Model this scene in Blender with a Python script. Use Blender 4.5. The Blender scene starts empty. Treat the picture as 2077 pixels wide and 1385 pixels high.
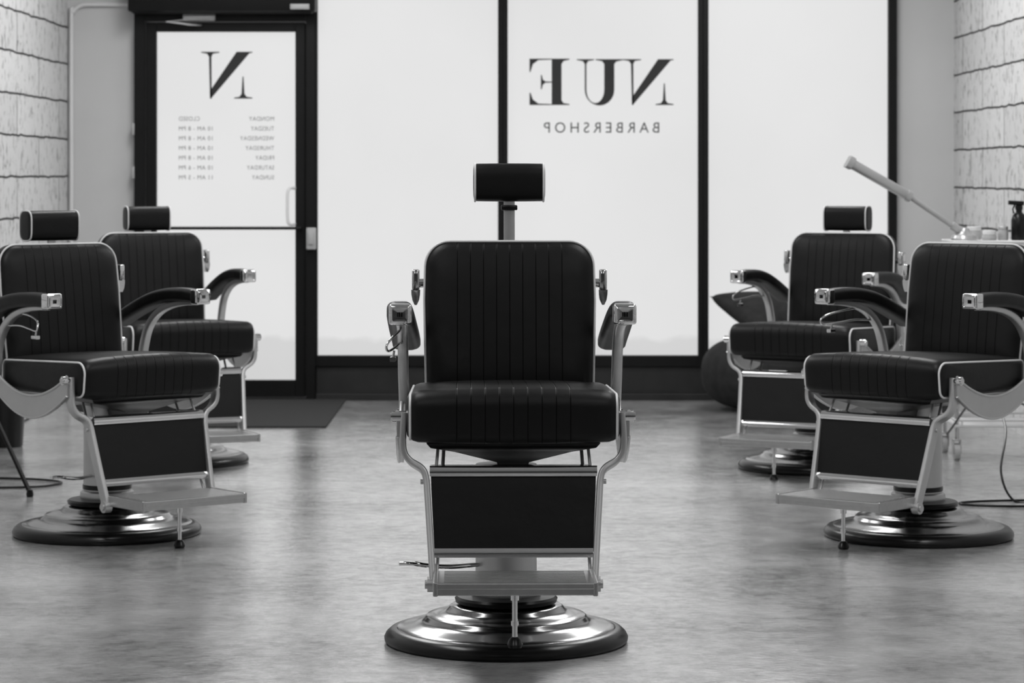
import bpy, bmesh, math, random
from mathutils import Vector, Matrix
random.seed(4)
C = bpy.context.scene.collection
scene = bpy.context.scene

# ------------------------------------------------------------ materials
def base_mat(name):
    m = bpy.data.materials.new(name); m.use_nodes = True
    nt = m.node_tree
    return m, nt, nt.nodes["Principled BSDF"]
def g(v): return (v, v, v, 1)
def simple(name, v, rough=.5, metal=0., spec=.5, coat=0., nscale=0, namt=0., bump=0.):
    m, nt, b = base_mat(name)
    b.inputs["Base Color"].default_value = g(v)
    b.inputs["Roughness"].default_value = rough
    b.inputs["Metallic"].default_value = metal
    b.inputs["Specular IOR Level"].default_value = spec
    b.inputs["Coat Weight"].default_value = coat
    if nscale:
        tc = nt.nodes.new("ShaderNodeTexCoord"); n = nt.nodes.new("ShaderNodeTexNoise")
        n.inputs["Scale"].default_value = nscale; n.inputs["Detail"].default_value = 5
        nt.links.new(tc.outputs["Object"], n.inputs["Vector"])
        r = nt.nodes.new("ShaderNodeMapRange")
        r.inputs["To Min"].default_value = v*(1-namt); r.inputs["To Max"].default_value = v*(1+namt)
        nt.links.new(n.outputs["Fac"], r.inputs["Value"]); nt.links.new(r.outputs["Result"], b.inputs["Base Color"])
        if bump:
            bp = nt.nodes.new("ShaderNodeBump"); bp.inputs["Strength"].default_value = bump; bp.inputs["Distance"].default_value = .002
            nt.links.new(n.outputs["Fac"], bp.inputs["Height"]); nt.links.new(bp.outputs["Normal"], b.inputs["Normal"])
    return m

def leather(name, seams):
    m, nt, b = base_mat(name); N = nt.nodes.new; L = nt.links.new
    b.inputs["Roughness"].default_value = .43
    b.inputs["Specular IOR Level"].default_value = .22
    tc = N("ShaderNodeTexCoord")
    n = N("ShaderNodeTexNoise"); n.inputs["Scale"].default_value = 260; n.inputs["Detail"].default_value = 3
    n2 = N("ShaderNodeTexNoise"); n2.inputs["Scale"].default_value = 14; n2.inputs["Detail"].default_value = 3
    L(tc.outputs["Object"], n.inputs["Vector"]); L(tc.outputs["Object"], n2.inputs["Vector"])
    bp = N("ShaderNodeBump"); bp.inputs["Strength"].default_value = .12; bp.inputs["Distance"].default_value = .001
    L(n.outputs["Fac"], bp.inputs["Height"])
    bp2 = N("ShaderNodeBump"); bp2.inputs["Strength"].default_value = .3; bp2.inputs["Distance"].default_value = .005
    L(n2.outputs["Fac"], bp2.inputs["Height"]); L(bp.outputs["Normal"], bp2.inputs["Normal"])
    last = bp2
    b.inputs["Base Color"].default_value = g(.004)
    if seams:
        sp = N("ShaderNodeSeparateXYZ"); L(tc.outputs["Object"], sp.inputs[0])
        pp = N("ShaderNodeMath"); pp.operation = 'PINGPONG'; pp.inputs[1].default_value = .0175
        L(sp.outputs["X"], pp.inputs[0])
        mr = N("ShaderNodeMapRange"); mr.interpolation_type = 'SMOOTHSTEP'
        mr.inputs["From Min"].default_value = .0; mr.inputs["From Max"].default_value = .0021
        L(pp.outputs[0], mr.inputs["Value"])
        ab = N("ShaderNodeMath"); ab.operation = 'ABSOLUTE'; L(sp.outputs["X"], ab.inputs[0])
        gt = N("ShaderNodeMath"); gt.operation = 'GREATER_THAN'; gt.inputs[1].default_value = .15; L(ab.outputs[0], gt.inputs[0])
        mx = N("ShaderNodeMath"); mx.operation = 'MAXIMUM'; L(mr.outputs["Result"], mx.inputs[0]); L(gt.outputs[0], mx.inputs[1])
        b3 = N("ShaderNodeBump"); b3.inputs["Strength"].default_value = .45; b3.inputs["Distance"].default_value = .0019
        L(mx.outputs[0], b3.inputs["Height"]); L(bp2.outputs["Normal"], b3.inputs["Normal"]); last = b3
        cr = N("ShaderNodeMapRange"); cr.inputs["To Min"].default_value = .0012; cr.inputs["To Max"].default_value = .004
        L(mx.outputs[0], cr.inputs["Value"]); L(cr.outputs["Result"], b.inputs["Base Color"])
        sm = N("ShaderNodeMapRange"); sm.inputs["To Min"].default_value = .03; sm.inputs["To Max"].default_value = .22
        L(mx.outputs[0], sm.inputs["Value"]); L(sm.outputs["Result"], b.inputs["Specular IOR Level"])
    L(last.outputs["Normal"], b.inputs["Normal"])
    return m

M_LE = leather("black_leather", False)
M_LS = leather("black_leather_channelled", True)
M_PIPE = simple("white_piping", .66, .45)
M_CHR = simple("chrome", .68, .07, 1.)
M_CHRB = simple("chrome_base", .29, .18, 1.)
M_SAT = simple("satin_aluminium", .48, .33, .7, nscale=30, namt=.06)
M_FOOT = simple("footrest_aluminium", .40, .28, .85, nscale=60, namt=.12)
M_RUB = simple("black_rubber", .004, .28, 0, .3)
M_BLK = simple("black_painted_metal", .005, .45, 0, .2, nscale=8, namt=.3)
M_BLKM = simple("dark_kick_panel", .016, .55, 0, .3, nscale=9, namt=.5, bump=.4)
M_VINYL = simple("dark_vinyl_lettering", .035, .6, 0, .2)
M_VINYL2 = simple("grey_vinyl_lettering", .16, .6, 0, .2)
M_DRY = simple("painted_drywall", .56, .75, 0, .2, nscale=3, namt=.05, bump=.05)
M_CEIL = simple("ceiling_paint", .65, .9, 0, .1, nscale=2, namt=.03)
M_BACK = simple("painted_plaster", .16, .8, 0, .1, nscale=2, namt=.1)
M_MAT = simple("door_mat_fibre", .045, .95, 0, .05, nscale=220, namt=.6, bump=.8)
M_VELV = simple("dark_velvet", .022, .8, 0, .15, nscale=22, namt=.6, bump=.5)
M_WHITE = simple("white_enamel", .65, .35, 0, .5, nscale=20, namt=.05)
M_GREY = simple("grey_plastic", .4, .4, 0, .5, nscale=20, namt=.05)
M_PIPEW = simple("painted_conduit", .7, .5, 0, .4, nscale=12, namt=.05)

def floor_mat():
    m, nt, b = base_mat("polished_concrete"); N = nt.nodes.new; L = nt.links.new
    tc = N("ShaderNodeTexCoord")
    n1 = N("ShaderNodeTexNoise"); n1.inputs["Scale"].default_value = 1.6; n1.inputs["Detail"].default_value = 8; n1.inputs["Roughness"].default_value = .62
    n2 = N("ShaderNodeTexNoise"); n2.inputs["Scale"].default_value = 42; n2.inputs["Detail"].default_value = 6; n2.inputs["Roughness"].default_value = .7
    n3 = N("ShaderNodeTexNoise"); n3.inputs["Scale"].default_value = 9; n3.inputs["Detail"].default_value = 6; n3.inputs["Distortion"].default_value = .6
    n4 = N("ShaderNodeTexNoise"); n4.inputs["Scale"].default_value = 16; n4.inputs["Detail"].default_value = 8; n4.inputs["Roughness"].default_value = .78
    for n in (n1, n2, n3, n4): L(tc.outputs["Object"], n.inputs["Vector"])
    a = N("ShaderNodeMath"); a.operation = 'MULTIPLY_ADD'; L(n4.outputs["Fac"], a.inputs[0]); a.inputs[1].default_value = 1.1; L(n1.outputs["Fac"], a.inputs[2])
    r = N("ShaderNodeMapRange"); r.inputs["From Min"].default_value = .82; r.inputs["From Max"].default_value = 1.28
    r.inputs["To Min"].default_value = .15; r.inputs["To Max"].default_value = .58
    L(a.outputs[0], r.inputs["Value"]); L(r.outputs["Result"], b.inputs["Base Color"])
    rr = N("ShaderNodeMapRange"); rr.inputs["From Min"].default_value = .35; rr.inputs["From Max"].default_value = .65
    rr.inputs["To Min"].default_value = .06; rr.inputs["To Max"].default_value = .20
    L(n3.outputs["Fac"], rr.inputs["Value"]); L(rr.outputs["Result"], b.inputs["Roughness"])
    b.inputs["Specular IOR Level"].default_value = .8
    b1 = N("ShaderNodeBump"); b1.inputs["Strength"].default_value = .25; b1.inputs["Distance"].default_value = .004
    L(n3.outputs["Fac"], b1.inputs["Height"])
    b2 = N("ShaderNodeBump"); b2.inputs["Strength"].default_value = .6; b2.inputs["Distance"].default_value = .0014
    L(n2.outputs["Fac"], b2.inputs["Height"]); L(b1.outputs["Normal"], b2.inputs["Normal"])
    L(b2.outputs["Normal"], b.inputs["Normal"])
    # clear epoxy sealer, worn in patches, with a ripple
    cw = N("ShaderNodeMapRange"); cw.inputs["From Min"].default_value = .4; cw.inputs["From Max"].default_value = .6
    cw.inputs["To Min"].default_value = .15; cw.inputs["To Max"].default_value = .85
    L(n4.outputs["Fac"], cw.inputs["Value"]); L(cw.outputs["Result"], b.inputs["Coat Weight"])
    b.inputs["Coat Roughness"].default_value = .08; b.inputs["Coat IOR"].default_value = 1.55
    b3 = N("ShaderNodeBump"); b3.inputs["Strength"].default_value = .7; b3.inputs["Distance"].default_value = .0016
    L(n2.outputs["Fac"], b3.inputs["Height"]); L(b3.outputs["Normal"], b.inputs["Coat Normal"])
    return m
M_FLOOR = floor_mat()

def block_mat(name, zoff):
    m, nt, b = base_mat(name); N = nt.nodes.new; L = nt.links.new
    tc = N("ShaderNodeTexCoord"); sp = N("ShaderNodeSeparateXYZ"); L(tc.outputs["Object"], sp.inputs[0])
    zo = N("ShaderNodeMath"); zo.operation = 'ADD'; zo.inputs[1].default_value = zoff; L(sp.outputs["Z"], zo.inputs[0])
    nw = N("ShaderNodeTexNoise"); nw.inputs["Scale"].default_value = 7; nw.inputs["Detail"].default_value = 3; L(tc.outputs["Object"], nw.inputs["Vector"])
    wv = N("ShaderNodeMath"); wv.operation = 'MULTIPLY_ADD'; wv.inputs[1].default_value = .02; L(nw.outputs["Fac"], wv.inputs[0]); L(zo.outputs[0], wv.inputs[2])
    w2_ = N("ShaderNodeMath"); w2_.operation = 'SUBTRACT'; w2_.inputs[1].default_value = .01; L(wv.outputs[0], w2_.inputs[0])
    cb = N("ShaderNodeCombineXYZ"); L(sp.outputs["Y"], cb.inputs["X"]); L(w2_.outputs[0], cb.inputs["Y"])
    br = N("ShaderNodeTexBrick"); br.offset = .5
    br.inputs["Scale"].default_value = 1; br.inputs["Brick Width"].default_value = 1.2; br.inputs["Row Height"].default_value = .197
    br.inputs["Mortar Size"].default_value = .006; br.inputs["Mortar Smooth"].default_value = .4
    br.inputs["Color1"].default_value = g(.66); br.inputs["Color2"].default_value = g(.58); br.inputs["Mortar"].default_value = g(.06)
    L(cb.outputs[0], br.inputs["Vector"])
    mp = N("ShaderNodeMapping"); mp.inputs["Scale"].default_value = (1, 2.2, 1.3); L(tc.outputs["Object"], mp.inputs["Vector"])
    n = N("ShaderNodeTexNoise"); n.inputs["Scale"].default_value = 13; n.inputs["Detail"].default_value = 9; n.inputs["Roughness"].default_value = .68; n.inputs["Distortion"].default_value = .4
    L(mp.outputs[0], n.inputs["Vector"])
    mr = N("ShaderNodeMapRange"); mr.inputs["From Min"].default_value = .36; mr.inputs["From Max"].default_value = .46; mr.inputs["To Min"].default_value = .38; mr.inputs["To Max"].default_value = 1
    L(n.outputs["Fac"], mr.inputs["Value"])
    mx = N("ShaderNodeMix"); mx.data_type = 'RGBA'; mx.blend_type = 'MULTIPLY'; mx.inputs["Factor"].default_value = 1
    L(br.outputs["Color"], mx.inputs["A"]); L(mr.outputs["Result"], mx.inputs["B"]); L(mx.outputs["Result"], b.inputs["Base Color"])
    b.inputs["Roughness"].default_value = .8; b.inputs["Specular IOR Level"].default_value = .2
    b1 = N("ShaderNodeBump"); b1.inputs["Strength"].default_value = .8; b1.inputs["Distance"].default_value = .006
    L(n.outputs["Fac"], b1.inputs["Height"])
    b2 = N("ShaderNodeBump"); b2.inputs["Strength"].default_value = .8; b2.inputs["Distance"].default_value = .01; b2.invert = True
    L(br.outputs["Fac"], b2.inputs["Height"]); L(b1.outputs["Normal"], b2.inputs["Normal"]); L(b2.outputs["Normal"], b.inputs["Normal"])
    return m
M_BLOCK_L = block_mat("ribbed_block_a", 0.0)
M_BLOCK_R = block_mat("ribbed_block_b", .058)

def glass_mat():
    m, nt, b = base_mat("frosted_daylit_glass"); N = nt.nodes.new; L = nt.links.new
    tc = N("ShaderNodeTexCoord"); n = N("ShaderNodeTexNoise"); n.inputs["Scale"].default_value = .9; n.inputs["Detail"].default_value = 3
    L(tc.outputs["Object"], n.inputs["Vector"])
    r = N("ShaderNodeMapRange"); r.inputs["To Min"].default_value = .66; r.inputs["To Max"].default_value = .76
    L(n.outputs["Fac"], r.inputs["Value"])
    # bare strip of glass below the film with a ragged edge
    sp = N("ShaderNodeSeparateXYZ"); L(tc.outputs["Object"], sp.inputs[0])
    n2 = N("ShaderNodeTexNoise"); n2.inputs["Scale"].default_value = 6; n2.inputs["Detail"].default_value = 4; L(tc.outputs["Object"], n2.inputs["Vector"])
    ad = N("ShaderNodeMath"); ad.operation = 'MULTIPLY_ADD'; ad.inputs[1].default_value = .1; L(n2.outputs["Fac"], ad.inputs[0]); L(sp.outputs["Z"], ad.inputs[2])
    st = N("ShaderNodeMapRange"); st.inputs["From Min"].default_value = .355; st.inputs["From Max"].default_value = .385; st.inputs["To Min"].default_value = .86; st.inputs["To Max"].default_value = 1
    L(ad.outputs[0], st.inputs["Value"])
    mu = N("ShaderNodeMath"); mu.operation = 'MULTIPLY'; L(r.outputs["Result"], mu.inputs[0]); L(st.outputs["Result"], mu.inputs[1])
    b.inputs["Base Color"].default_value = g(.05); b.inputs["Roughness"].default_value = .5
    b.inputs["Emission Color"].default_value = g(1); L(mu.outputs[0], b.inputs["Emission Strength"])
    return m
M_GLASS = glass_mat()

# ------------------------------------------------------------ mesh helpers
class B:
    def __init__(s): s.bm = bmesh.new()
    def add(s, vs, fs):
        v = [s.bm.verts.new(p) for p in vs]
        for f in fs:
            try: s.bm.faces.new([v[i] for i in f])
            except ValueError: pass
        return s
    def box(s, x0, x1, y0, y1, z0, z1, bev=0., seg=2):
        t = bmesh.new()
        vs = [t.verts.new(p) for p in ((x0,y0,z0),(x1,y0,z0),(x1,y1,z0),(x0,y1,z0),(x0,y0,z1),(x1,y0,z1),(x1,y1,z1),(x0,y1,z1))]
        for f in ((0,3,2,1),(4,5,6,7),(0,1,5,4),(1,2,6,5),(2,3,7,6),(3,0,4,7)): t.faces.new([vs[i] for i in f])
        if bev: bmesh.ops.bevel(t, geom=t.edges[:], offset=bev, segments=seg, profile=.5, affect='EDGES')
        t.verts.index_update()
        s.add([v.co.copy() for v in t.verts], [[v.index for v in f.verts] for f in t.faces]); t.free()
        return s
    def loft(s, rings, closed=False, caps=True):
        n = len(rings[0]); vs = [p for r in rings for p in r]; fs = []
        m = len(rings)
        for i in range(m if closed else m-1):
            j = (i+1) % m
            for k in range(n):
                l = (k+1) % n
                fs.append((i*n+k, i*n+l, j*n+l, j*n+k))
        if caps and not closed:
            fs.append(tuple(range(n))[::-1]); fs.append(tuple((m-1)*n+k for k in range(n)))
        return s.add(vs, fs)
    def lathe(s, prof, seg=64, c=(0,0,0)):
        rings = []
        for r, z in prof:
            rings.append([Vector((c[0]+r*math.cos(a), c[1]+r*math.sin(a), c[2]+z)) for a in [2*math.pi*k/seg for k in range(seg)]])
        return s.loft(rings)
    def sweep(s, path, sec, scales=None, side=None, closed=False):
        path = [Vector(p) for p in path]; m = len(path); rings = []; pn = None
        for i, p in enumerate(path):
            a = path[(i-1) % m] if (closed or i > 0) else path[i]
            b = path[(i+1) % m] if (closed or i < m-1) else path[i]
            t = (b-a).normalized()
            if side is not None:
                S = Vector(side); S = (S - t*t.dot(S)).normalized()
            else:
                if pn is None:
                    q = Vector((0,0,1)) if abs(t.z) < .9 else Vector((1,0,0))
                    S = t.cross(q).normalized()
                else: S = (pn - t*t.dot(pn)).normalized()
                pn = S
            U = S.cross(t)
            k = scales[i] if scales else (1, 1)
            if not isinstance(k, tuple): k = (k, k)
            rings.append([p + S*(u*k[0]) + U*(w*k[1]) for u, w in sec])
        return s.loft(rings, closed=closed)
    def tube(s, path, r, seg=10, closed=False, scales=None):
        return s.sweep(path, [(r*math.cos(2*math.pi*k/seg), r*math.sin(2*math.pi*k/seg)) for k in range(seg)], scales, None, closed)
    def cyl(s, a, b, r, seg=24): return s.tube([a, b], r, seg)
    def poly(s, pts, y0, y1):   # polygon in the XZ plane, extruded along y
        n = len(pts)
        vs = [(x, y0, z) for x, z in pts] + [(x, y1, z) for x, z in pts]
        return s.add(vs, [tuple(range(n)), tuple(range(2*n-1, n-1, -1))] + [(k, (k+1) % n, n+(k+1) % n, n+k) for k in range(n)])
    def obj(s, name, mat, parent=None, smooth=True, ang=38, label=None):
        bm = s.bm
        bmesh.ops.recalc_face_normals(bm, faces=bm.faces[:])
        for f in bm.faces: f.smooth = smooth
        if smooth:
            for e in bm.edges:
                if len(e.link_faces) == 2 and e.calc_face_angle(0) > math.radians(ang): e.smooth = False
        me = bpy.data.meshes.new(name); bm.to_mesh(me); bm.free()
        me.materials.append(mat)
        o = bpy.data.objects.new(name, me); C.objects.link(o)
        if parent: o.parent = parent
        if label: o["label"] = label
        return o

def rrect(w, h, r, n=5):
    pts = []
    for cx, cy, a0 in ((w/2-r, h/2-r, 0), (-w/2+r, h/2-r, 90), (-w/2+r, -h/2+r, 180), (w/2-r, -h/2+r, 270)):
        for k in range(n+1):
            a = math.radians(a0+90*k/n); pts.append((cx+r*math.cos(a), cy+r*math.sin(a)))
    return pts
def roundpoly(pts, rads, n=7):
    out = []; m = len(pts)
    for i in range(m):
        p = Vector(pts[i]); a = Vector(pts[i-1]); b = Vector(pts[(i+1) % m]); r = rads[i]
        u = (a-p).normalized(); v = (b-p).normalized()
        half = math.acos(max(-1, min(1, u.dot(v))))/2
        d = r/math.tan(half); c = p + (u+v).normalized()*(r/math.sin(half))
        s0 = p+u*d-c; s1 = p+v*d-c
        a0 = math.atan2(s0.y, s0.x); a1 = math.atan2(s1.y, s1.x)
        da = (a1-a0+math.pi) % (2*math.pi)-math.pi
        for k in range(n+1):
            t = a0+da*k/n; out.append((c.x+r*math.cos(t), c.y+r*math.sin(t)))
    return out
def subdiv(pts, n):   # closed 2D loop: subdivide long segments
    out = []
    for i, p in enumerate(pts):
        q = pts[(i+1) % len(pts)]; d = math.dist(p, q); k = max(1, int(d/n))
        for j in range(k): out.append((p[0]+(q[0]-p[0])*j/k, p[1]+(q[1]-p[1])*j/k))
    return out
def cr(pts, n=6):
    pts = [Vector(p) for p in pts]; out = []
    P = [pts[0]*2-pts[1]] + pts + [pts[-1]*2-pts[-2]]
    for i in range(1, len(P)-2):
        for k in range(n):
            t = k/n; a, b, c, d = P[i-1:i+3]
            out.append(.5*((2*b)+(c-a)*t+(2*a-5*b+4*c-d)*t*t+(3*b-a-3*c+d)*t**3))
    out.append(pts[-1]); return out
def empty(name, loc, label=None, cat=None, rotz=0., **kw):
    o = bpy.data.objects.new(name, None); o.empty_display_size = .1; C.objects.link(o)
    o.location = loc; o.rotation_euler[2] = rotz
    if label: o["label"] = label
    if cat: o["category"] = cat
    for k, v in kw.items(): o[k] = v
    return o
def struct(o, label, cat):
    o["kind"] = "structure"; o["label"] = label; o["category"] = cat; return o

# ------------------------------------------------------------ room shell
WY = 7.48; XL = -2.354; XR = 2.341; CZ = 2.9; FY = -9.0
K = .0026115                      # metres per measuring unit on the shopfront plane
def wx(u): return (u-1038.5)*K
def wz(v): return 1.204-(v-349)*K

struct(B().box(XL-.1, XR+.1, FY-.1, WY+.25, -.1, 0).obj("floor", M_FLOOR, smooth=False), "glossy sealed grey concrete floor with mottled reflections", "floor")
struct(B().box(XL-.1, XR+.1, FY-.1, WY+.25, CZ, CZ+.1).obj("ceiling", M_CEIL, smooth=False), "plain pale painted ceiling", "ceiling")
struct(B().box(XL-.1, XL, FY, WY+.15, 0, CZ).obj("wall_left", M_BLOCK_L, smooth=False), "pale painted rough ribbed concrete block wall", "wall")
struct(B().box(XR, XR+.1, FY, WY+.15, 0, CZ).obj("wall_right", M_BLOCK_R, smooth=False), "pale painted rough ribbed concrete block wall", "wall")
struct(B().box(XL, XR, FY-.1, FY, 0, CZ).obj("wall_front", M_BACK, smooth=False), "plain grey plaster wall", "wall")
wb = B(); wb.box(XL, wx(275), WY, WY+.12, 0, CZ); wb.box(wx(1817), XR, WY, WY+.12, 0, CZ)
wb.box(wx(275), wx(1817), WY, WY+.12, 2.78, CZ)
struct(wb.obj("wall_back", M_DRY, smooth=False), "smooth light grey plaster wall framing the shopfront", "wall")
tb = B(); tb.box(wx(642), wx(1817), WY-.035, WY+.1, 0, wz(742), .004); tb.box(wx(642), wx(1817), WY-.06, WY-.03, 0, .035, .004)
struct(tb.obj("trim_1", M_BLKM, smooth=False), "dark metal kick panel running below the windows", "trim")

def window(idx, u0, u1, ul, ur, lab):
    e = struct(empty("window_%d" % idx, (0, 0, 0)), lab, "window")
    f = B()
    f.box(wx(ul), wx(u0), WY-.05, WY+.09, wz(742), 2.78, .003); f.box(wx(u1), wx(ur), WY-.05, WY+.09, wz(742), 2.78, .003)
    f.box(wx(u0), wx(u1), WY-.05, WY+.09, wz(742), wz(720), .003); f.box(wx(u0), wx(u1), WY-.05, WY+.09, 2.72, 2.78, .003)
    f.obj("window_frame", M_BLK, e, smooth=False)
    B().box(wx(u0)-.005, wx(u1)+.005, WY+.0, WY+.012, wz(720)-.005, 2.725).obj("glass_pane", M_GLASS, e, smooth=False)
    return e
w1 = window(1, 645, 1010, 641, 1020, "tall frosted white glass shop window in black frame")
w2 = window(2, 1030, 1415, 1020, 1425, "tall frosted glass shop window with mirrored shop name lettering")
w3 = window(3, 1436, 1800, 1425, 1817, "tall frosted white glass shop window beside plaster pier")

# lettering (seen from inside, so reversed)
def wpoly(b, pts): b.poly([(wx(u), wz(v)) for u, v in pts], WY-.004, WY-.001)
def letter_N(b, x0, y0, sx, sy):
    T = lambda pts: wpoly(b, [(x0+p*sx, y0+q*sy) for p, q in pts])
    T([(0,0),(37,0),(37,2),(24,4),(21,10),(21.5,95),(18,95),(16,10),(12,4),(0,2)])
    T([(72,0),(104,0),(104,2),(98,3),(20,95),(18,95),(17.5,80)])
    T([(67,93),(78,91),(82,85),(84,50),(86,50),(88,85),(92,91),(104,93),(104,95),(67,95)])
def text_mesh(b, body, u_right, v_base, height_u, width_u=None, spacing=1.0, left_align_u=None):
    cu = bpy.data.curves.new("t", 'FONT'); cu.body = body; cu.size = 1; cu.space_character = spacing; cu.resolution_u = 4
    o = bpy.data.objects.new("t", cu); C.objects.link(o)
    dg = bpy.context.evaluated_depsgraph_get(); dg.update()
    me = bpy.data.meshes.new_from_object(o.evaluated_get(dg))
    bpy.data.objects.remove(o); bpy.data.curves.remove(cu)
    xs = [v.co.x for v in me.vertices]; x0, x1 = min(xs), max(xs)
    ys = [v.co.y for v in me.vertices]; hh = .69
    sy = height_u*K/hh; sx = (width_u*K/(x1-x0)) if width_u else sy
    if left_align_u is not None: X0 = wx(left_align_u)+(x1-x0)*sx
    else: X0 = wx(u_right)
    vs = [(X0-(v.co.x-x0)*sx, WY-.002, wz(v_base)+v.co.y*sy) for v in me.vertices]
    b.add(vs, [tuple(p.vertices) for p in me.polygons]); bpy.data.meshes.remove(me)

b = B()
letter_N(b, 1264, 120, 102/104, 93/95)
wpoly(b, [(1208,120),(1264,120),(1264,122),(1250,125),(1246,130),(1246,182)] + [(1216+30*math.cos(a), 182+32*math.sin(a)) for a in [math.pi*k/14 for k in range(1, 14)]] +
      [(1186,182),(1186,130),(1182,124),(1170,122),(1170,120),(1205,120),(1205,122),(1193,124),(1189.5,130),(1189.5,182)] +
      [(1207.5-18*math.cos(a), 182+27*math.sin(a)) for a in [math.pi*k/12 for k in range(1, 12)]] + [(1225.5,182),(1225.5,130),(1221,124),(1208,122)])
wpoly(b, [(1074,119),(1155,119),(1155,121),(1143,124),(1139,130),(1139,203),(1143,209),(1155,211),(1155,213),(1074,213),(1074,188),(1076,188),(1081,202),(1092,210),
          (1119,211),(1119,167.5),(1106,168),(1101,172),(1099,181),(1097,181),(1097,152),(1099,152),(1101,161),(1106,165),(1119,165.5),(1119,121),(1092,122),(1081,130),(1076,146),(1074,146)])
b.obj("shop_name_lettering", M_VINYL, w2, smooth=False, label="mirrored dark vinyl letters NUE")
b = B(); text_mesh(b, "BARBERSHOP", 1337, 269, 21, 234, 1.5)
b.obj("shop_type_lettering", M_VINYL, w2, smooth=False, label="mirrored dark vinyl letters BARBERSHOP")

# door
d = struct(empty("door_1", (0, 0, 0)), "black framed frosted glass entrance door with opening hours", "door")
f = B()
f.box(wx(275), wx(296), WY-.06, WY+.1, 0, 2.78, .003); f.box(wx(622), wx(641), WY-.06, WY+.1, 0, 2.78, .003)
f.box(wx(296), wx(622), WY-.06, WY+.1, wz(44), wz(28), .003); f.box(wx(296), wx(622), WY-.06, WY+.1, 2.70, 2.78, .003)
f.box(wx(296), wx(622), WY-.05, WY+.1, 0, .012, .003)
f.obj("door_frame", M_BLK, d, smooth=False)
f = B()
f.box(wx(298), wx(319), WY-.035, WY+.02, .016, wz(46), .003); f.box(wx(600), wx(620), WY-.035, WY+.02, .016, wz(46), .003)
f.box(wx(319), wx(600), WY-.035, WY+.02, wz(65), wz(46), .003); f.box(wx(319), wx(600), WY-.035, WY+.02, .016, wz(770), .003)
f.obj("door_leaf", M_BLK, d, smooth=False)
B().box(wx(319)-.004, wx(600)+.004, WY, WY+.01, wz(770)-.004, wz(65)+.004).obj("door_glass", M_GLASS, d, smooth=False)
B().box(wx(296), wx(622), WY, WY+.01, wz(28), 2.70).obj("transom_glass", M_GLASS, d, smooth=False)
b = B(); b.tube(cr([(wx(612), WY-.03, wz(462)), (wx(606), WY-.08, wz(462)), (wx(590), WY-.09, wz(462)), (wx(340), WY-.09, wz(462)), (wx(322), WY-.08, wz(462)), (wx(310), WY-.03, wz(462))], 5), .0085)
b.obj("push_bar", M_BLK, d, label="black crash bar")
b = B(); b.box(wx(624), wx(643), WY-.10, WY-.055, wz(505), wz(461), .006); b.box(wx(628), wx(639), WY-.108, WY-.098, wz(495), wz(470), .003)
b.obj("door_latch", M_GREY, d, label="grey latch box")
b = B(); b.tube(cr([(wx(599), WY-.034, wz(382)), (wx(592), WY-.06, wz(381)), (wx(586), WY-.07, wz(388)), (wx(585), WY-.07, wz(415)), (wx(586), WY-.07, wz(448)), (wx(592), WY-.06, wz(455)), (wx(599), WY-.034, wz(454))], 6), .008)
b.obj("pull_handle", simple("pale_handle", .75, .5, 0), d, label="pale pull handle")
b = B(); b.box(wx(375), wx(440), WY-.10, WY-.062, wz(44), wz(30), .006)
b.sweep([(wx(385), WY-.105, wz(42)), (wx(345), WY-.16, wz(47)), (wx(390), WY-.11, wz(52)), (wx(410), WY-.04, wz(52))], rrect(.012, .008, .002, 2))
b.obj("door_closer", M_SAT, d, label="metal door closer with folding arm")
for v in (262, 350, 700): B().box(wx(271.5), wx(276), WY-.075, WY-.05, wz(v+12), wz(v-12), .003).obj("door_hinge", M_GREY, d)
b = B(); letter_N(b, 408, 105, 1, 1); b.obj("monogram_lettering", M_VINYL, d, smooth=False, label="mirrored dark vinyl letter N")
b = B()
rows = [("MONDAY", "CLOSED", 51, 42), ("TUESDAY", "10 AM - 8 PM", 47, 68), ("WEDNESDAY", "10 AM - 8 PM", 69, 68), ("THURSDAY", "10 AM - 8 PM", 58, 68),
        ("FRIDAY", "10 AM - 8 PM", 38, 68), ("SATURDAY", "10 AM - 6 PM", 55, 68), ("SUNDAY", "11 AM - 5 PM", 45, 68)]
for i, (dn, tm, w_d, w_t) in enumerate(rows):
    v = 245+19.8*i
    text_mesh(b, dn, 556, v, 8.5, w_d, 1.1); text_mesh(b, tm, 363+w_t, v, 8.5, w_t, 1.1)
b.obj("opening_hours_lettering", M_VINYL2, d, smooth=False, label="mirrored grey vinyl opening hours table")

# header unit above door
h = empty("air_curtain", (wx(457), WY-.06, wz(28)), "black rectangular air curtain unit mounted above the entrance door", "air curtain")
b = B(); b.box(-.49, .49, -.14, 0, .0, .22, .012); b.box(-.47, .47, -.12, -.02, -.006, .002)
b.obj("housing", M_BLK, h)
B().box(.36, .46, -.146, -.139, .012, .04, .002).obj("name_plate", M_GREY, h, label="small grey plate")
for i in range(7): B().box(-.45+i*.105, -.45+i*.105+.09, -.143, -.139, .06, .07, .001).obj("vent_louver", M_RUB, h)

# conduit
b = B(); b.tube(cr([(-2.332, WY-.014, .0), (-2.332, WY-.014, 1.0), (-2.332, WY-.014, 1.98), (-2.322, WY-.014, 2.05), (-2.28, WY-.014, 2.085), (-2.21, WY-.014, 2.09), (-2.02, WY-.014, 2.09)], 8), .0115, 12)
o = b.obj("conduit_pipe", M_PIPEW); o["label"] = "thin painted metal conduit pipe bending along the plaster pier"; o["category"] = "pipe"

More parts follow.
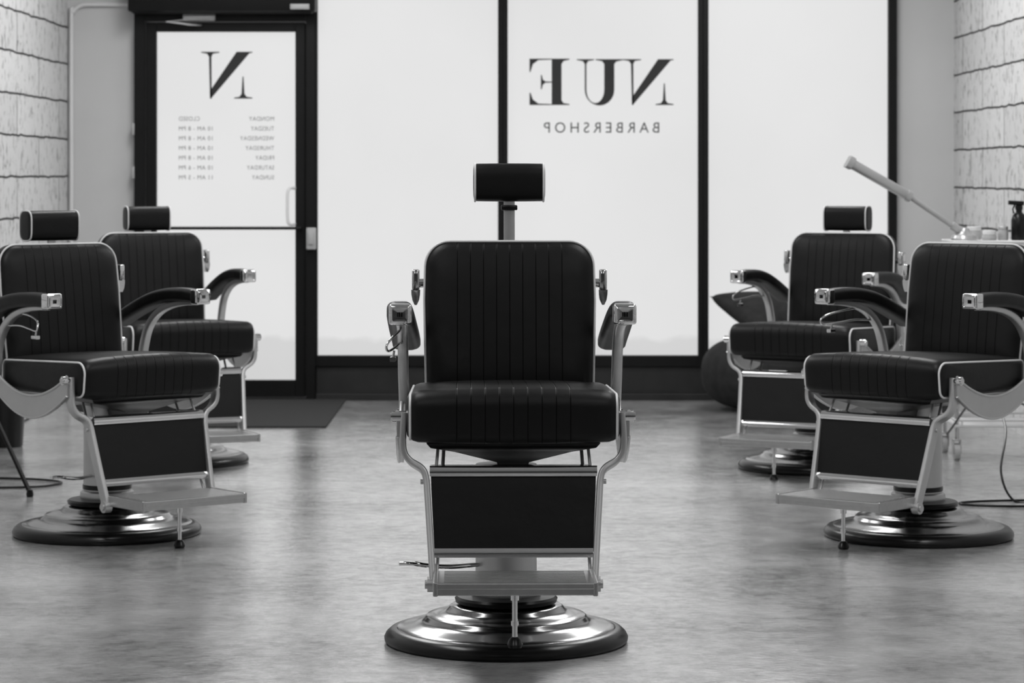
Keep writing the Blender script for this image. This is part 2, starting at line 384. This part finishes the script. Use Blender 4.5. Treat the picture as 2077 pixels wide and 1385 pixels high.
# ------------------------------------------------------------ barber chair
def build_chair():
    root = empty("barber_chair", (0, 0, 0))
    LIFT = []
    # base
    base = B()
    base.lathe([(.0,.02),(.288,.026),(.286,.034),(.278,.040),(.262,.044),(.235,.050),(.218,.055),(.211,.060),(.207,.066),(.202,.070),(.180,.074),(.160,.079),(.151,.084),(.146,.091),(.138,.096),(.08,.100),(.0,.1)], 96)
    base = base.obj("base", M_CHRB, root, ang=50, label="stepped round chrome pedestal base")
    rg = B(); rg.lathe([(.26,.0),(.305,.0),(.312,.006),(.313,.014),(.308,.024),(.298,.033),(.284,.038),(.262,.038)], 96)
    rg.obj("rubber_ring", M_RUB, base, ang=60, label="black rubber rim")
    c = B(); c.lathe([(.05,.096),(.118,.097),(.130,.103),(.132,.112),(.126,.118),(.09,.122),(.05,.123)], 72)
    c.obj("base_collar", M_RUB, base, label="black collar disc")
    c = B(); c.lathe([(.04,.12),(.088,.121),(.09,.128),(.088,.142),(.079,.148),(.078,.30),(.078,.455),(.03,.456)], 64)
    col = c.obj("column", M_SAT, root, label="satin metal hydraulic column")
    c = B(); c.lathe([(.077,.150),(.0815,.152),(.0815,.166),(.077,.168)], 64)
    c.obj("column_band", M_RUB, col, label="black band")
    c = B(); c.tube(cr([(-.07, -.02, .20), (-.14, -.06, .20), (-.20, -.09, .207), (-.232, -.10, .214)], 5), .006)
    c.sweep(cr([(-.222, -.098, .211), (-.235, -.10, .214), (-.255, -.105, .216), (-.272, -.108, .215)], 4), rrect(.032, .009, .004, 3), side=(0, 1, 0), scales=[(.4+.6*math.sin(math.pi*min(1, .15+k/14)), 1) for k in range(13)])
    c.obj("pump_lever", M_CHR, root, label="small chrome pump lever")
    # seat
    prof = roundpoly([(-.290,.478),(-.303,.603),(.25,.583),(.25,.47)], [.030,.040,.02,.02], 8)
    prof = subdiv(prof, .03)
    cy = sum(p[0] for p in prof)/len(prof); cz = sum(p[1] for p in prof)/len(prof)
    W = .258; xs = [-W, -W+.003, -W+.010, -W+.022, -W+.045, -.17, -.10, -.04, .04, .10, .17, W-.045, W-.022, W-.010, W-.003, W]
    rings = []
    for x in xs:
        e = W-abs(x)
        ins = .011*max(0, 1-e/.022)**2
        crown = .015*(1-(abs(x)/W)**2.6)
        ring = []
        for (y, z) in prof:
            yy = cy+(y-cy)*(1-ins/.27); zz = cz+(z-cz)*(1-ins/.062)
            if z > cz: zz += crown*(z-cz)/.065*(.55+.45*math.cos((y-cy)/.29*1.3))
            if y < -.2: yy -= crown*.6
            if z < cz and y < 0: zz -= crown*.3
            ring.append(Vector((x, yy, zz)))
        rings.append(ring)
    s = B(); s.loft(rings, caps=False)
    for sg in (-1, 1):   # boxed side panels, slightly puffed
        r0 = rings[0] if sg < 0 else rings[-1]
        rr = [r0]
        for k, (f1, o1) in enumerate(((.97,.003),(.9,.006),(.6,.009),(.2,.010))):
            rr.append([Vector((sg*(W+o1), cy+(p.y-cy)*f1, cz+(p.z-cz)*f1)) for p in r0])
        n = len(r0)
        vs = [p for r in rr for p in r]; fs = []
        for i in range(len(rr)-1):
            for k in range(n): fs.append((i*n+k, i*n+(k+1) % n, (i+1)*n+(k+1) % n, (i+1)*n+k))
        fs.append(tuple((len(rr)-1)*n+k for k in range(n)))
        s.add(vs, fs)
    bmesh.ops.remove_doubles(s.bm, verts=s.bm.verts[:], dist=.0002)
    seat = s.obj("seat", M_LS, root, ang=60, label="black leather seat cushion with stitched channels"); LIFT.append(seat)
    for r in (rings[1], rings[-2]):
        p = B(); p.tube([Vector((q.x, cy+(q.y-cy)*1.005, cz+(q.z-cz)*1.02)) for q in r], .0034, 8, closed=True)
        p.obj("seat_piping", M_PIPE, seat, ang=80, label="white piping")
    # seat frame underneath
    u = B()
    def rc(hw, y0, y1, z): return [Vector((-hw, y0, z)), Vector((hw, y0, z)), Vector((hw, y1, z)), Vector((-hw, y1, z))]
    u.loft([rc(.215, -.27, .23, .474), rc(.205, -.262, .22, .462), rc(.145, -.24, .18, .450), rc(.04, -.20, .15, .420), rc(.036, -.17, .12, .40)])
    LIFT.append(u.obj("seat_frame", M_RUB, root, label="black under-seat frame"))
    # backrest
    y0b, slope = .262, .150
    hw = .228
    out = roundpoly([(-hw+.006,.54),(hw-.006,.54),(hw,.80),(hw-.004,.957),(-hw+.004,.957),(-hw,.80)], [.03,.03,.3,.066,.066,.3], 9)
    out = subdiv(out, .02); oc = (0, .75)
    def inset(d):
        r = []
        for x, z in out:
            sx = 1-d/hw; sz = 1-d/.208
            r.append((x*sx, oc[1]+(z-oc[1])*sz))
        return r
    rings = []
    for d, t in ((.12,-.017),(.08,-.0155),(.05,-.013),(.03,-.009),(.015,-.004),(.006,.002),(0,.012),(0,.05),(.004,.066),(.014,.075),(.04,.080),(.09,.081)):
        rings.append([Vector((x, y0b+slope*(z-.55)+t, z)) for x, z in inset(d)])
    k = B(); k.loft(rings); back = k.obj("backrest", M_LS, root, ang=60, label="black leather backrest with stitched channels"); LIFT.append(back)
    p = B(); p.tube([Vector((x*1.003, y0b+slope*(z-.55)+.010, oc[1]+(z-oc[1])*1.004)) for x, z in out], .0034, 8, closed=True)
    p.obj("backrest_piping", M_PIPE, back, ang=80, label="white piping")
    for sg in (-1, 1):
        q = B(); yy = y0b+slope*.28+.045
        q.cyl((sg*.222, yy, .845), (sg*.245, yy, .845), .012)
        q.box(min(sg*.242, sg*.262), max(sg*.242, sg*.262), yy-.025, yy+.02, .826, .882, .004)
        w = .011; xc = sg*.252
        q.loft([[Vector((xc-a, yy-.022, z)), Vector((xc+a, yy-.022, z)), Vector((xc+a, yy+.016, z)), Vector((xc-a, yy+.016, z))] for z, a in ((.828,.012),(.815,.0115),(.80,.009),(.787,.003))])
        q.obj("back_hinge_knob", M_CHR, back, label="chrome hinge knob")
    # headrest
    hy, hz = .385, 1.018
    hr = B(); rings = []
    sgnp = lambda v, e: math.copysign(abs(v)**e, v)
    def hring(x, s_, ex=0., dz=1.):
        return [Vector((x, hy+(.040*s_+ex)*sgnp(math.cos(a), .62)*1., hz+(.051*s_*dz+ex)*sgnp(math.sin(a), .5))) for a in [2*math.pi*(j+.5)/44 for j in range(44)]]
    for x, sc in ((-.0975,.3),(-.0970,.7),(-.0955,.90),(-.0925,.97),(-.087,1),(-.045,1.012),(0,1.015),(.045,1.012),(.087,1),(.0925,.97),(.0955,.90),(.0970,.7),(.0975,.3)):
        rings.append(hring(x, sc))
    hr.loft(rings); head = hr.obj("headrest", M_LE, root, ang=60, label="black leather padded headrest"); LIFT.append(head)
    for x in (-.0925, .0925):
        p = B(); p.tube(hring(x, .975, .0015), .0028, 8, closed=True)
        p.obj("headrest_piping", M_PIPE, head, ang=80, label="white piping")
    p = B(); p.sweep([(0, .375, 1.0), (0, .372, .93), (0, .368, .84)], rrect(.030, .010, .003, 2), side=(1, 0, 0))
    p.obj("headrest_post", M_SAT, head, label="satin metal flat headrest post")
    p = B(); p.box(-.022, .022, .360, .388, .943, .957, .003); p.obj("headrest_clamp", M_RUB, head, label="black clamp")
    # armrests
    for sg in (-1, 1):
        A = sg*.283
        pad = B()
        path = cr([(A, -.115, .786), (A+sg*.002, -.04, .789), (A+sg*.006, .06, .785), (A+sg*.006, .16, .768), (A+sg*.002, .26, .735), (A-sg*.004, .35, .697), (A-sg*.006, .395, .676)], 5)
        n = len(path); sc = []
        for i in range(n):
            t = i/(n-1); e = 1 if t < .94 else .75
            sc.append(((.98+.42*math.sin(math.pi*min(1, t*1.15)*.5))*e, (.92+.15*math.sin(math.pi*t))*e))
        pad.sweep(path, rrect(.054, .046, .016, 6), sc, side=(1, 0, 0))
        arm = pad.obj("armrest", M_LE, root, ang=60, label="padded black leather armrest"); LIFT.append(arm)
        cp = B(); cp.box(A-.029, A+.029, -.150, -.108, .760, .812, .007, 3)
        cp.loft([[Vector((A+x*s_, y, .786+z*s_)) for x, z in rrect(.048, .040, .006, 3)] for s_, y in ((1, -.149), (.97, -.155), (.86, -.1565), (.80, -.152), (.3, -.150))])
        cp.obj("armrest_cap", M_CHR, arm, label="chrome square end cap")
        sp_ = B()
        path = cr([(A, -.10, .764), (A, -.02, .760), (A, .06, .748), (A, .135, .722), (A, .195, .675), (A, .228, .61), (A-sg*.002, .24, .54), (A-sg*.002, .243, .485)], 5)
        m = len(path)
        sp_.sweep(path, rrect(.028, .026, .006, 3), [(1, .6+.6*i/(m-1)) for i in range(m)], side=(1, 0, 0))
        sp_.obj("armrest_bracket", M_SAT, arm, label="curved satin metal arm bracket")
        # side plate
        X = sg*.283
        pl = B(); top = []; bot = []
        for i in range(25):
            t = i/24; y = -.235+.51*t
            top.append((y, .548-.075*math.sin(math.pi*min(1, t*1.05))**.8)); bot.append((y, .505-.105*math.sin(math.pi*min(1, .05+t*.95))**.9+.0*t))
        loop = top+bot[::-1]; nn = len(loop)
        vs = [(X-.006, y, z) for y, z in loop]+[(X+.006, y, z) for y, z in loop]
        fs = []
        for i in range(24):
            a, b_ = i, nn-1-i
            fs += [(a, a+1, b_-1, b_), (nn+a, nn+b_, nn+b_-1, nn+a+1)]
        fs += [(k_, (k_+1) % nn, nn+(k_+1) % nn, nn+k_) for k_ in range(nn)]
        pl.add(vs, fs)
        pl.tube([Vector((X+sg*.005, y, z+.002)) for y, z in top], .005, 8)
        pl.tube([Vector((X+sg*.005, y, z+.002)) for y, z in bot], .004, 8)
        plate = pl.obj("side_plate", M_SAT, root, label="curved satin metal side plate"); LIFT.append(plate)
        hg = B(); hg.cyl((sg*.255, -.228, .537), (sg*.300, -.228, .537), .0145); hg.cyl((sg*.298, -.228, .537), (sg*.304, -.228, .537), .010)
        hg.obj("hinge_pin", M_CHR, plate, label="chrome hinge pin")
        hg = B(); hg.cyl((sg*.262, .243, .50), (sg*.298, .243, .50), .016)
        hg.obj("hinge_pin", M_CHR, plate, label="chrome hinge pin")
    lv = B(); lv.tube(cr([(-.283,.10,.742),(-.290,.0,.735),(-.306,-.075,.722),(-.318,-.10,.705),(-.315,-.085,.690),(-.300,-.01,.694),(-.290,.07,.70),(-.284,.17,.695)], 6), .0032)
    lv.sweep([(-.303,-.075,.668),(-.303,-.045,.668)], rrect(.016, .012, .003, 2)); lv.cyl((-.300,-.06,.69), (-.303,-.06,.67), .003)
    LIFT.append(lv.obj("recline_lever", M_CHR, root, label="thin chrome wire recline lever"))
    # leg rest
    pn = B()
    def prow(y, z, w, th=.022): return [Vector((-w, y, z)), Vector((w, y, z)), Vector((w, y+th, z)), Vector((-w, y+th, z))]
    pn.loft([prow(-.262, .395, .204), prow(-.272, .36, .203), prow(-.306, .217, .195)])
    leg = pn.obj("leg_rest", M_LE, root, ang=30, label="black upholstered calf panel"); LIFT.append(leg)
    for (ya, za, yb, zb, w) in ((-.262, .418, -.269, .393, .207), (-.306, .220, -.312, .198, .195)):
        rows_ = []
        for k_ in range(9):
            t = k_/8; rows_.append(prow(ya+(yb-ya)*t-.0045*math.sin(math.pi*t), za+(zb-za)*t, w, .03+.0045*math.sin(math.pi*t)))
        B().loft(rows_).obj("leg_rest_trim", M_CHR, leg, ang=40, label="rounded chrome strip edging the panel")
    for sg in (-1, 1):
        rl = B()
        path = cr([(sg*.270,-.226,.545),(sg*.273,-.232,.50),(sg*.272,-.236,.455),(sg*.256,-.240,.428),(sg*.226,-.246,.408),(sg*.216,-.252,.385),(sg*.212,-.265,.34),(sg*.205,-.296,.24),(sg*.198,-.330,.138)], 5)
        rl.sweep(path, rrect(.016, .036, .004, 3), side=(1, 0, 0))
        rl.cyl((sg*.188, -.332, .136), (sg*.212, -.332, .136), .019); rl.cyl((sg*.210, -.332, .136), (sg*.218, -.332, .136), .011)
        rl.cyl((sg*.212, -.255, .378), (sg*.230, -.255, .378), .006)
        rl.obj("leg_rest_rail", M_SAT, leg, label="satin metal side rail")
        B().cyl((sg*.185, -.20, .48), (sg*.192, -.248, .40), .004, 10).obj("link_rod", M_SAT, leg)
        B().cyl((sg*.172, -.13, .47), (sg*.19, -.31, .14), .0045, 10).obj("link_rod", M_SAT, leg)
    # footrest
    ft = B(); ft.box(-.188, .188, -.545, -.335, .154, .170, .003); ft.box(-.196, -.184, -.545, -.318, .138, .172, .003); ft.box(.184, .196, -.545, -.318, .138, .172, .003)
    ft.box(-.19, .19, -.543, -.531, .140, .158, .002)
    for i in range(9): ft.box(-.17, .17, -.525+i*.021, -.517+i*.021, .1690, .1712, .0006, 1)
    foot = ft.obj("footrest", M_FOOT, root, smooth=False, label="ribbed metal footrest plate"); LIFT.append(foot)
    fp = B(); fp.cyl((0, -.45, .156), (0, -.45, .115), .010); fp.cyl((0, -.45, .13), (0, -.45, .015), .0065); fp.cyl((0, -.45, .065), (0, -.45, .054), .009)
    fp.obj("footrest_post", M_CHR, foot, label="thin chrome post")
    fb = B(); fb.lathe([(.0,-.012),(.016,-.012),(.019,-.004),(.014,.008),(.008,.014),(.0,.014)], 20, (0, -.45, .013)); fb.obj("post_tip", M_RUB, foot, label="black rubber tip")
    return root, LIFT

proto, LIFT = build_chair()
def place(root, parts, x, y, yaw, lift, head_raise, dx=0.):
    root.location = (x, y, 0); root.rotation_euler[2] = math.radians(yaw)
    for o in parts:
        o.location.x = dx
        o.location.z = lift + (head_raise if o.name.split('.')[0] == "headrest" else 0)
def copy_chair():
    m = {}
    r = proto.copy(); C.objects.link(r); m[proto] = r; lift = []
    for ch in list(proto.children):
        n = ch.copy(); C.objects.link(n); n.parent = r
        if ch in LIFT: lift.append(n)
        for g2 in list(ch.children):
            k2 = g2.copy(); C.objects.link(k2); k2.parent = n
    return r, lift
CH = [(-.015, 0, 1.0, .06, .098, .014), (-1.348, 2.09, 39, 0, .002, 0.), (-1.405, 4.33, 24, -.012, .0, 0.), (1.344, 2.03, -40, .003, None, 0.), (1.232, 4.11, -27, -.008, .0, 0.)]
labs = ["black leather barber chair with raised headrest, alone on open floor",
        "black leather barber chair with white piping, beside a black tripod stand",
        "black leather barber chair with white piping, near the door mat",
        "black leather barber chair without headrest, beside the white trolley",
        "black leather barber chair with headrest, before a velvet pouf"]
chairs = [(proto, LIFT)] + [copy_chair() for _ in range(4)]
for (r, lf), p, lb in zip(chairs, CH, labs):
    if p[4] is None:
        for o in list(r.children):
            if o.name.startswith("headrest"):
                for c2 in list(o.children): bpy.data.objects.remove(c2)
                lf.remove(o); bpy.data.objects.remove(o)
        place(r, lf, *p[:4], 0)
    else: place(r, lf, *p)
    r["label"] = lb; r["category"] = "barber chair"; r["group"] = "barber chairs in the shop"

# ------------------------------------------------------------ other things
m = B().box(-1.95, -.875, 5.86, 7.38, .0, .010, .003).obj("door_mat", M_MAT, smooth=False)
m["label"] = "dark grey ribbed rubber door mat at the entrance"; m["category"] = "door mat"

# pouf
def superball(b, c, rx, rz, gores=10, pinch=.035, e=.8, seg=80, rows=28):
    rings = []
    for i in range(1, rows):
        t = -math.pi/2+math.pi*i/rows
        cz = math.copysign(abs(math.sin(t))**e, math.sin(t))*rz; cr_ = abs(math.cos(t))**e*rx
        rings.append([Vector((c[0]+cr_*(1-pinch+pinch*abs(math.sin(gores/2*a))**.5)*math.cos(a), c[1]+cr_*(1-pinch+pinch*abs(math.sin(gores/2*a))**.5)*math.sin(a), c[2]+cz)) for a in [2*math.pi*k/seg for k in range(seg)]])
    b.loft(rings)
b = B(); superball(b, (1.255, 6.85, .188), .30, .187)
o = b.obj("pouf", M_VELV, ang=70); o["label"] = "dark velvet round gored pouf by the window"; o["category"] = "pouf"
# cushion: pillow with pointed corners
def pillow(w, h, t, spin, n=22):
    b = B(); vs = []; fs = []; cs, sn = math.cos(spin), math.sin(spin)
    for s_ in (-1, 1):
        for i in range(n+1):
            for j in range(n+1):
                u = -1+2*i/n; v = -1+2*j/n
                th = t*max(0, (1-u*u)*(1-v*v))**.42
                pu = u*(1-.09*(1-v*v))*w/2; pv = v*(1-.09*(1-u*u))*h/2
                vs.append((pu*cs-pv*sn, pu*sn+pv*cs, s_*th/2))
    q = (n+1)**2
    for s_ in range(2):
        for i in range(n):
            for j in range(n):
                a = s_*q+i*(n+1)+j; fs.append((a, a+1, a+n+2, a+n+1))
    b.add(vs, fs); bmesh.ops.remove_doubles(b.bm, verts=b.bm.verts[:], dist=.0001); return b
o = pillow(.42, .40, .16, math.radians(38)).obj("cushion", M_VELV, ang=75)
o.location = (1.275, 6.82, .492); o.rotation_euler = (math.radians(18), math.radians(15), 0)
o["label"] = "dark square throw cushion resting on the pouf"; o["category"] = "cushion"

# trolley
tr = empty("trolley", (2.045, 4.55, 0), "white metal salon trolley on castors against the block wall", "trolley")
for i, z in enumerate((.14, .52, .90)):
    b = B(); b.box(-.20, .20, -.17, .17, z, z+.012, .003)
    rz = z+.03 if i < 2 else z+.012
    b.tube([(-.20,-.17,rz),(.20,-.17,rz),(.20,.17,rz),(-.20,.17,rz)], .005, 8, closed=True)
    if i < 2:
        for sx in (-1, 1):
            for sy in (-1, 1): b.cyl((sx*.17, sy*.17, z+.005), (sx*.17, sy*.17, rz), .004, 8)
    b.obj("shelf", M_WHITE, tr, smooth=False)
for sx in (-1, 1):
    for sy in (-1, 1):
        b = B(); b.cyl((sx*.19, sy*.16, .085), (sx*.19, sy*.16, .91), .009, 14); b.obj("post", M_CHR, tr)
        b = B(); b.cyl((sx*.19-.012, sy*.16+.01, .037), (sx*.19+.012, sy*.16+.01, .037), .036, 24)
        b.box(sx*.19-.017, sx*.19-.012, sy*.16-.012, sy*.16+.022, .03, .088, .001); b.box(sx*.19+.012, sx*.19+.017, sy*.16-.012, sy*.16+.022, .03, .088, .001)
        b.box(sx*.19-.017, sx*.19+.017, sy*.16-.012, sy*.16+.022, .084, .09, .001)
        b.obj("castor", M_GREY, tr, label="small grey castor wheel")
TZ = .9185
# steamer
stm = empty("facial_steamer", (1.905, 4.50, TZ), "tilted metal steamer arm with thick nozzle standing on the trolley", "steamer")
b = B(); b.lathe([(0,0),(.055,0),(.058,.006),(.052,.02),(.03,.03),(.02,.045),(.018,.05),(0,.05)], 32); b.obj("steamer_foot", M_SAT, stm)
b = B(); A0 = Vector((-.030, 0, .045)); A1 = Vector((-.24, -.03, .185)); A2 = Vector((-.49, -.06, .325))
b.cyl(A0, A1, .011, 18); b.tube([A0+Vector((.035,0,-.012)), A0, A0+(A1-A0)*.12], .018, 18); b.obj("steamer_arm", M_SAT, stm)
b = B(); dirv = (A2-A1).normalized()
b.sweep([A1, A1+dirv*.012, A2-dirv*.02, A2], rrect(.046, .040, .012, 4), [.75, 1, 1.0, 1.0]); b.sweep([A2-dirv*.012, A2+dirv*.012], rrect(.058, .052, .008, 3)); b.sweep([A1-dirv*.01, A1+dirv*.01], rrect(.052, .046, .01, 3))
b.obj("steamer_nozzle", M_SAT, stm, label="thick pale metal nozzle tube")
# jars
def jar(name, x, y, r, hh, mb, ml, lab, cat, lidh=.018):
    e = empty(name, (x, y, TZ), lab, cat)
    b = B(); b.lathe([(0,0),(r*.93,0),(r,.004),(r,hh-lidh-.006),(r*.88,hh-lidh),(0,hh-lidh)], 32); b.obj("jar_body", mb, e)
    b = B(); b.lathe([(0,hh-lidh),(r*.95,hh-lidh),(r*.96,hh-.003),(r*.9,hh),(0,hh)], 32); b.obj("lid", ml, e)
jar("jar", 1.998, 4.43, .030, .042, M_GREY, M_WHITE, "low white lidded jar on the trolley", "jar")
jar("jar", 1.965, 4.62, .032, .055, M_GREY, M_WHITE, "low grey jar with white lid on the trolley", "jar")
jar("jar", 2.06, 4.46, .022, .058, M_GREY, M_SAT, "small grey jar with metal lid on the trolley", "jar", .014)
bt = empty("spray_bottle", (2.125, 4.45, TZ), "black spray bottle standing on the trolley", "bottle")
b = B(); b.lathe([(0,0),(.030,0),(.033,.005),(.033,.085),(.026,.105),(.013,.118),(.013,.13),(0,.13)], 32); b.obj("bottle_body", M_RUB, bt)
b = B(); b.lathe([(0,.128),(.016,.128),(.016,.145),(.010,.148),(0,.148)], 24); b.sweep([(.02,0,.155),(-.045,0,.158)], rrect(.02,.018,.005,3)); b.sweep([(-.018,0,.15),(-.026,0,.13),(-.022,0,.112)], rrect(.010,.006,.002,2))
b.obj("spray_nozzle", M_RUB, bt)

# cables
def cable(pts, r, lab):
    b = B(); b.tube(cr(pts, 8), r, 8); o = b.obj("power_cable", M_RUB); o["label"] = lab; o["category"] = "cable"
cable([(1.80, 4.30, .12),(1.845, 3.7, .35),(1.86, 3.3, .25),(1.80, 3.05, .10),(1.83, 2.95, .006),(1.92, 2.92, .005),(1.85, 2.80, .005),(1.66, 2.83, .005),(1.625, 2.90, .005),(1.75, 2.96, .005),(2.0, 2.99, .005),(2.3, 3.0, .005)], .0045, "thin black power cable drooping and coiled on the floor")
cable([(-2.33, 3.75, .005),(-2.1, 3.72, .005),(-1.85, 3.66, .005),(-1.74, 3.55, .005),(-1.80, 3.42, .005),(-1.98, 3.38, .005),(-2.15, 3.42, .005),(-2.33, 3.40, .005)], .0045, "thin black power cable looped on the floor")
# tripod
tp = empty("tripod_stand", (-2.06, 3.3, 0), "black tripod stand with splayed legs beside a barber chair", "tripod")
for k, a in enumerate((-33, 100, 215)):
    a = math.radians(a); R = .325 if k == 0 else .24
    b = B(); b.sweep([(R*math.cos(a), R*math.sin(a), .016), (.015*math.cos(a), .015*math.sin(a), .50)], rrect(.016, .012, .003, 2)); b.obj("leg", M_BLK, tp)
    b = B(); b.lathe([(0,-.014),(.012,-.014),(.014,-.004),(.010,.012),(0,.014)], 14, (R*math.cos(a), R*math.sin(a), .0145)); b.obj("foot", M_RUB, tp)
b = B(); b.cyl((0,0,.22),(0,0,.95), .012, 16); b.cyl((0,0,.48),(0,0,.54), .022, 16); b.obj("pole", M_BLK, tp)
# bin
bn = empty("waste_bin", (-2.235, 5.0, 0), "small dark round waste bin against the block wall", "bin")
b = B(); b.lathe([(0,0),(.082,0),(.086,.006),(.10,.27),(.103,.275),(.099,.278),(.095,.27),(.08,.012),(0,.012)], 40); b.obj("bin_body", M_RUB, bn, ang=70)
b = B(); b.tube([(.101*math.cos(t), .101*math.sin(t), .276) for t in [2*math.pi*k/40 for k in range(40)]], .005, 8, closed=True); b.obj("rim", M_GREY, bn, ang=80)

# ------------------------------------------------------------ lights
def area(name, x, y, z, sx, sy, e, rot=(0, 0, 0)):
    l = bpy.data.lights.new(name, 'AREA'); l.shape = 'RECTANGLE'; l.size = sx; l.size_y = sy; l.energy = e
    o = bpy.data.objects.new(name, l); C.objects.link(o); o.location = (x, y, z); o.rotation_euler = rot
    o["label"] = "ceiling light panel"; o["category"] = "light"
for y, e in ((-6.5, 7), (-3.2, 20), (.2, 32), (3.2, 34), (5.6, 34)):
    for x in (-1.25, 1.25): area("ceiling_light", x, y, 2.86, .5, 1.4, e)
w = bpy.data.worlds.new("World"); scene.world = w; w.use_nodes = True
w.node_tree.nodes["Background"].inputs[0].default_value = g(.8); w.node_tree.nodes["Background"].inputs[1].default_value = .5

# ------------------------------------------------------------ camera
cam = bpy.data.cameras.new("camera"); co = bpy.data.objects.new("camera", cam); C.objects.link(co)
co.location = (0, -7.04, 1.204); co.rotation_euler = (math.radians(90), 0, 0)
cam.sensor_width = 36; cam.lens = 36*5560/2077; cam.shift_y = -(692.5-349)/2077
cam.dof.use_dof = True; cam.dof.focus_distance = 6.85; cam.dof.aperture_fstop = 8
scene.camera = co
scene.view_settings.view_transform = 'Standard'
